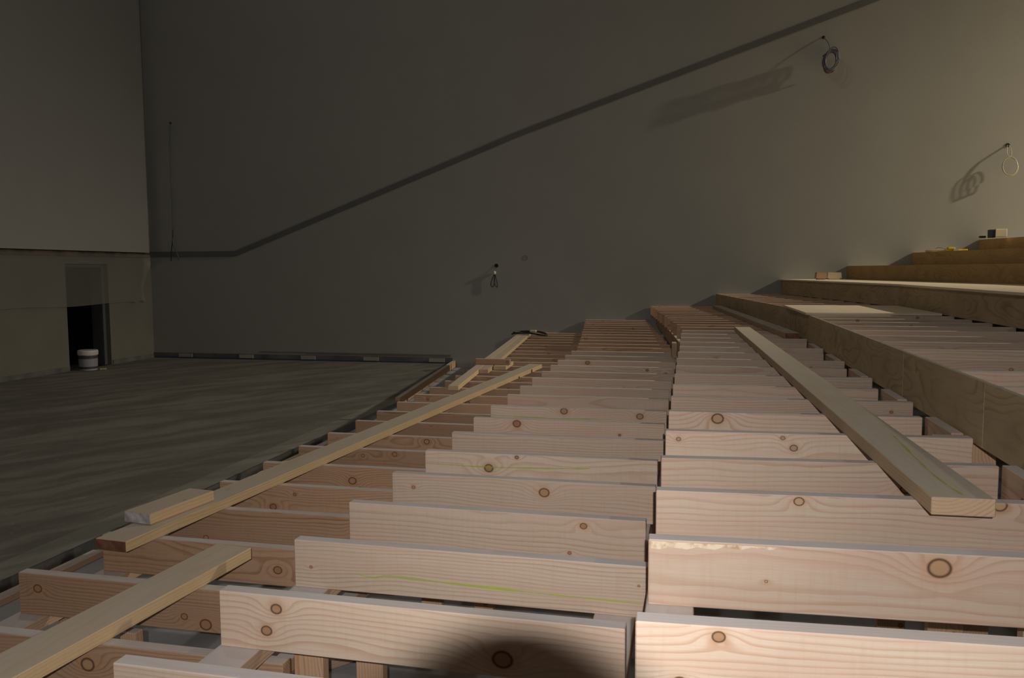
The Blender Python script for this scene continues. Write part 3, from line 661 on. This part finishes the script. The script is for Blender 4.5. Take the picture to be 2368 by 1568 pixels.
# black cable thrown on the ends of the narrow planks
bm = bmesh.new(); z0 = TZ[0] + 0.05
pts = [(-2.62, 11.95, z0 - 0.002), (-2.52, 12.02, z0 + 0.03), (-2.40, 11.95, z0 + 0.035), (-2.25, 12.0, z0 + 0.035), (-2.12, 11.92, z0 + 0.02), (-2.06, 11.8, z0 - 0.0), (-2.16, 11.75, z0 + 0.01), (-2.32, 11.88, z0 + 0.02), (-2.50, 11.84, z0 + 0.02), (-2.58, 11.92, z0 + 0.03), (-2.42, 12.05, z0 + 0.04), (-2.2, 12.03, z0 + 0.03), (-2.10, 11.96, z0 + 0.01)]
add_tube(bm, smooth_pts(pts, 6), 0.012)
e = empty('cable_tangle', (-2.33, 11.9, TZ[0] + 0.04), 'black cable tangle on the far ends of the narrow planks', 'cable')
o = obj('cable', bm, 'black', e); o.location = (2.33, -11.9, -(TZ[0] + 0.04))
bm = bmesh.new(); add_box(bm, (-2.34, 11.9, z0 + 0.03), (-2.24, 11.98, z0 + 0.065), 0.01); o = obj('plug', bm, 'cream', e); o.location = (2.33, -11.9, -(TZ[0] + 0.04))

# ------------------------------------------------------------------ pail, film, scraps by the door
e = empty('paint_pail', (-9.33, 11.15, 0.0), 'white plastic paint pail with dark printed bands standing in the doorway', 'pail')
bm = bmesh.new(); add_lathe(bm, [(0.130, 0.0), (0.134, 0.02), (0.140, 0.245)], n=32); obj('body', bm, 'bucketw', e, smooth=True)
bm = bmesh.new(); add_lathe(bm, [(0.1355, 0.022), (0.1365, 0.06)], n=32, cap=False); add_lathe(bm, [(0.1405, 0.185), (0.1415, 0.235)], n=32, cap=False); obj('dark_band', bm, 'bucketb', e, smooth=True)
bm = bmesh.new(); add_lathe(bm, [(0.1366, 0.061), (0.1405, 0.184)], n=32, cap=False); obj('printed_label', bm, 'label', e, smooth=True)
bm = bmesh.new(); add_lathe(bm, [(0.150, 0.245), (0.152, 0.29), (0.148, 0.312), (0.140, 0.318), (0.05, 0.316)], n=32); obj('lid', bm, 'bucketw', e, smooth=False)
bm = bmesh.new(); add_box(bm, (-0.05, -0.04, 0), (0.05, 0.04, 0.02), 0.008)
tag(obj('crumb', bm, 'crumb', None, (-9.12, 11.22, 0.0), (0, 0, 0.6)), 'yellowish crumb of foam on the floor beside the pail', 'scrap')
# film: hangs from the red tape down to z ~1
bm = bmesh.new(); cols = []
ys = [4.0 + i * (12.80 - 4.0) / 110 for i in range(111)]
for y in ys:
    t = max(0.0, (y - 12.15) / 0.65); c = []
    for j in range(13):
        f = j / 12
        zt = 1.845; zbm = 1.02 - 0.012 * math.sin(y * 3) + 0.02 * t + (0.03 * math.sin(y * 21) * t)
        z = zt + (zbm - zt) * f
        yy = y + t * 0.04 * math.sin(f * 7) - t * t * 0.05 * f
        x = WX + 0.045 + 0.004 * math.sin(y * 5 + f * 4) + t * 0.055 * (1 + math.sin((y * 34) + f * 4))
        c.append(bm.verts.new((x, yy, z)))
    cols.append(c)
for a_, b_ in zip(cols, cols[1:]):
    for j in range(12): bm.faces.new((a_[j], a_[j + 1], b_[j + 1], b_[j]))
tag(obj('plastic_film', bm, 'film', None, smooth=True), 'clear plastic film taped across the upper doorway, bunched at its end', 'plastic film')

# ------------------------------------------------------------------ the photographer's camera (its lens shades the nearest joists)
H = 1.5412
yaw, pitch, roll = 0.2156, 0.0836, -0.0044
rgt = Vector((math.cos(yaw), math.sin(yaw), 0)); fwd0 = Vector((-math.sin(yaw), math.cos(yaw), 0)); up0 = Vector((0, 0, 1))
fwd = fwd0 * math.cos(pitch) - up0 * math.sin(pitch); up = fwd0 * math.sin(pitch) + up0 * math.cos(pitch)
r2 = rgt * math.cos(roll) + up * math.sin(roll); u2 = -rgt * math.sin(roll) + up * math.cos(roll)
R = Matrix((r2, u2, -fwd)).transposed()
eye = Vector((0, 0, H))
cam = bpy.data.cameras.new('camera'); cam.sensor_width = 36.0; cam.sensor_fit = 'HORIZONTAL'; cam.lens = 1888.1 / 2368 * 36.0
cam.clip_start = 0.05; cam.clip_end = 100
co = bpy.data.objects.new('camera', cam); COL.objects.link(co); co.matrix_world = Matrix.Translation(eye) @ R.to_4x4()
bpy.context.scene.camera = co
FB, FA, LR = 0.20 / K, 0.1006 / K, 0.034 / K       # flash behind the lens rim, above its axis, lens radius
e = empty('photo_camera', (0, 0, FLOOR_PIT), 'black camera on a slim tripod with its flash raised', 'camera')
def cam_part(name, bm, mat, sm=False):
    o = obj(name, bm, mat, e, smooth=sm)
    o.location = eye - Vector((0, 0, FLOOR_PIT)); o.rotation_euler = R.to_euler(); return o
def zl(prof):
    bm = bmesh.new(); add_lathe(bm, prof, n=40); return bm
cam_part('lens_barrel', zl([(LR, 0.012), (LR, 0.115)]), 'black', True)
bm = bmesh.new(); add_box(bm, (-0.055, -0.040, 0.116), (0.055, 0.038, 0.165), 0.006); cam_part('body', bm, 'black')
bm = bmesh.new(); add_box(bm, (-0.022, FA - 0.012, FB + 0.004), (0.022, FA + 0.012, FB + 0.02), 0.002); add_box(bm, (-0.006, 0.03, FB + 0.004), (0.006, FA - 0.012, FB + 0.012)); add_box(bm, (-0.006, 0.028, 0.15), (0.006, 0.036, FB + 0.012)); cam_part('raised_flash', bm, 'black')
bm = bmesh.new(); topz = H - 0.05 - FLOOR_PIT; b0 = -fwd0 * 0.14
add_tube(bm, [b0 + Vector((0, 0, topz + 0.012)), b0 + Vector((0, 0, topz - 0.35))], 0.011, 12); obj('centre_column', bm, 'black', e, smooth=True)
for k in range(3):
    a_ = math.radians(-60 + 120 * k) ; dirv = Vector((math.cos(a_), math.sin(a_), 0)); dirv = Vector((dirv.x, dirv.y - 0.0, 0))
    bm = bmesh.new(); add_tube(bm, [b0 + Vector((0, 0, topz - 0.10)), b0 + dirv * 0.30 + Vector((0, -0.30, 0.006))], 0.008, 10); obj('tripod_leg', bm, 'black', e, smooth=True)

# ------------------------------------------------------------------ lights
def light(name, kind, energy, loc, color, **kw):
    L = bpy.data.lights.new(name, kind); L.energy = energy; L.color = color
    for k, v in kw.items(): setattr(L, k, v)
    o = bpy.data.objects.new(name, L); COL.objects.link(o); o.location = loc; return o
fl = light('camera_flash', 'AREA', 140.0, (0, 0, 0), (1.0, 0.94, 0.90), shape='RECTANGLE', size=0.015, size_y=0.009)
fl.matrix_world = Matrix.Translation(eye + u2 * FA - fwd * FB) @ R.to_4x4()
# beam profile of the flash reflector: hot centre, falling off towards the rim
L = fl.data; L.use_nodes = True; nt = L.node_tree; em = nt.nodes['Emission']
ge = nt.nodes.new('ShaderNodeNewGeometry')
def dot(v):
    d = nt.nodes.new('ShaderNodeVectorMath'); d.operation = 'DOT_PRODUCT'; nt.links.new(ge.outputs['Incoming'], d.inputs[0]); d.inputs[1].default_value = v; return d.outputs['Value']
def mth(op, a, b=None):
    n = nt.nodes.new('ShaderNodeMath'); n.operation = op
    for k, v in enumerate((a, b)):
        if v is None: continue
        if hasattr(v, 'is_output'): nt.links.new(v, n.inputs[k])
        else: n.inputs[k].default_value = v
    return n.outputs[0]
du, dv, dd_ = dot(r2), dot(u2), dot(fwd)
rad = mth('DIVIDE', mth('SQRT', mth('ADD', mth('MULTIPLY', du, du), mth('MULTIPLY', dv, dv))), dd_)
cr = nt.nodes.new('ShaderNodeValToRGB'); nt.links.new(rad, cr.inputs[0])
prof = [(0.0, 0.8), (0.08, 0.78), (0.15, 0.62), (0.28, 0.52), (0.39, 0.43), (0.50, 0.34), (0.66, 0.33), (0.85, 0.30)]
el = cr.color_ramp.elements
while len(el) < len(prof): el.new(0.5)
for e_, (p_, v_) in zip(el, prof): e_.position = p_; e_.color = (v_, v_, v_, 1)
nt.links.new(cr.outputs[0], em.inputs['Strength'])
LP = Vector((13.5, 11.2, 7.6))
lamp = light('work_lamp', 'SPOT', 8800.0, LP, (1.0, 0.885, 0.66), shadow_soft_size=0.14, spot_size=math.radians(82), spot_blend=1.0)
lamp.rotation_euler = Vector((-0.70, -0.02, -0.68)).to_track_quat('-Z', 'Y').to_euler()
light('ambient_fill', 'POINT', 185.0, (-4.0, 5.0, 9.5), (1.0, 0.97, 0.92), shadow_soft_size=0.25)  # unseen fill source, added to lift the upper walls and joist tops
w = bpy.data.worlds.new('world'); bpy.context.scene.world = w; w.use_nodes = True
w.node_tree.nodes['Background'].inputs[0].default_value = (0.01, 0.01, 0.01, 1)

# ------------------------------------------------------------------ to metres
S = Matrix.Scale(K, 4)
for me in bpy.data.meshes: me.transform(S)
for o in bpy.data.objects: o.location = o.location * K
vs = bpy.context.scene.view_settings
vs.view_transform = 'Standard'; vs.look = 'None'; vs.exposure = 0.0; vs.gamma = 1.0; vs.use_curve_mapping = False
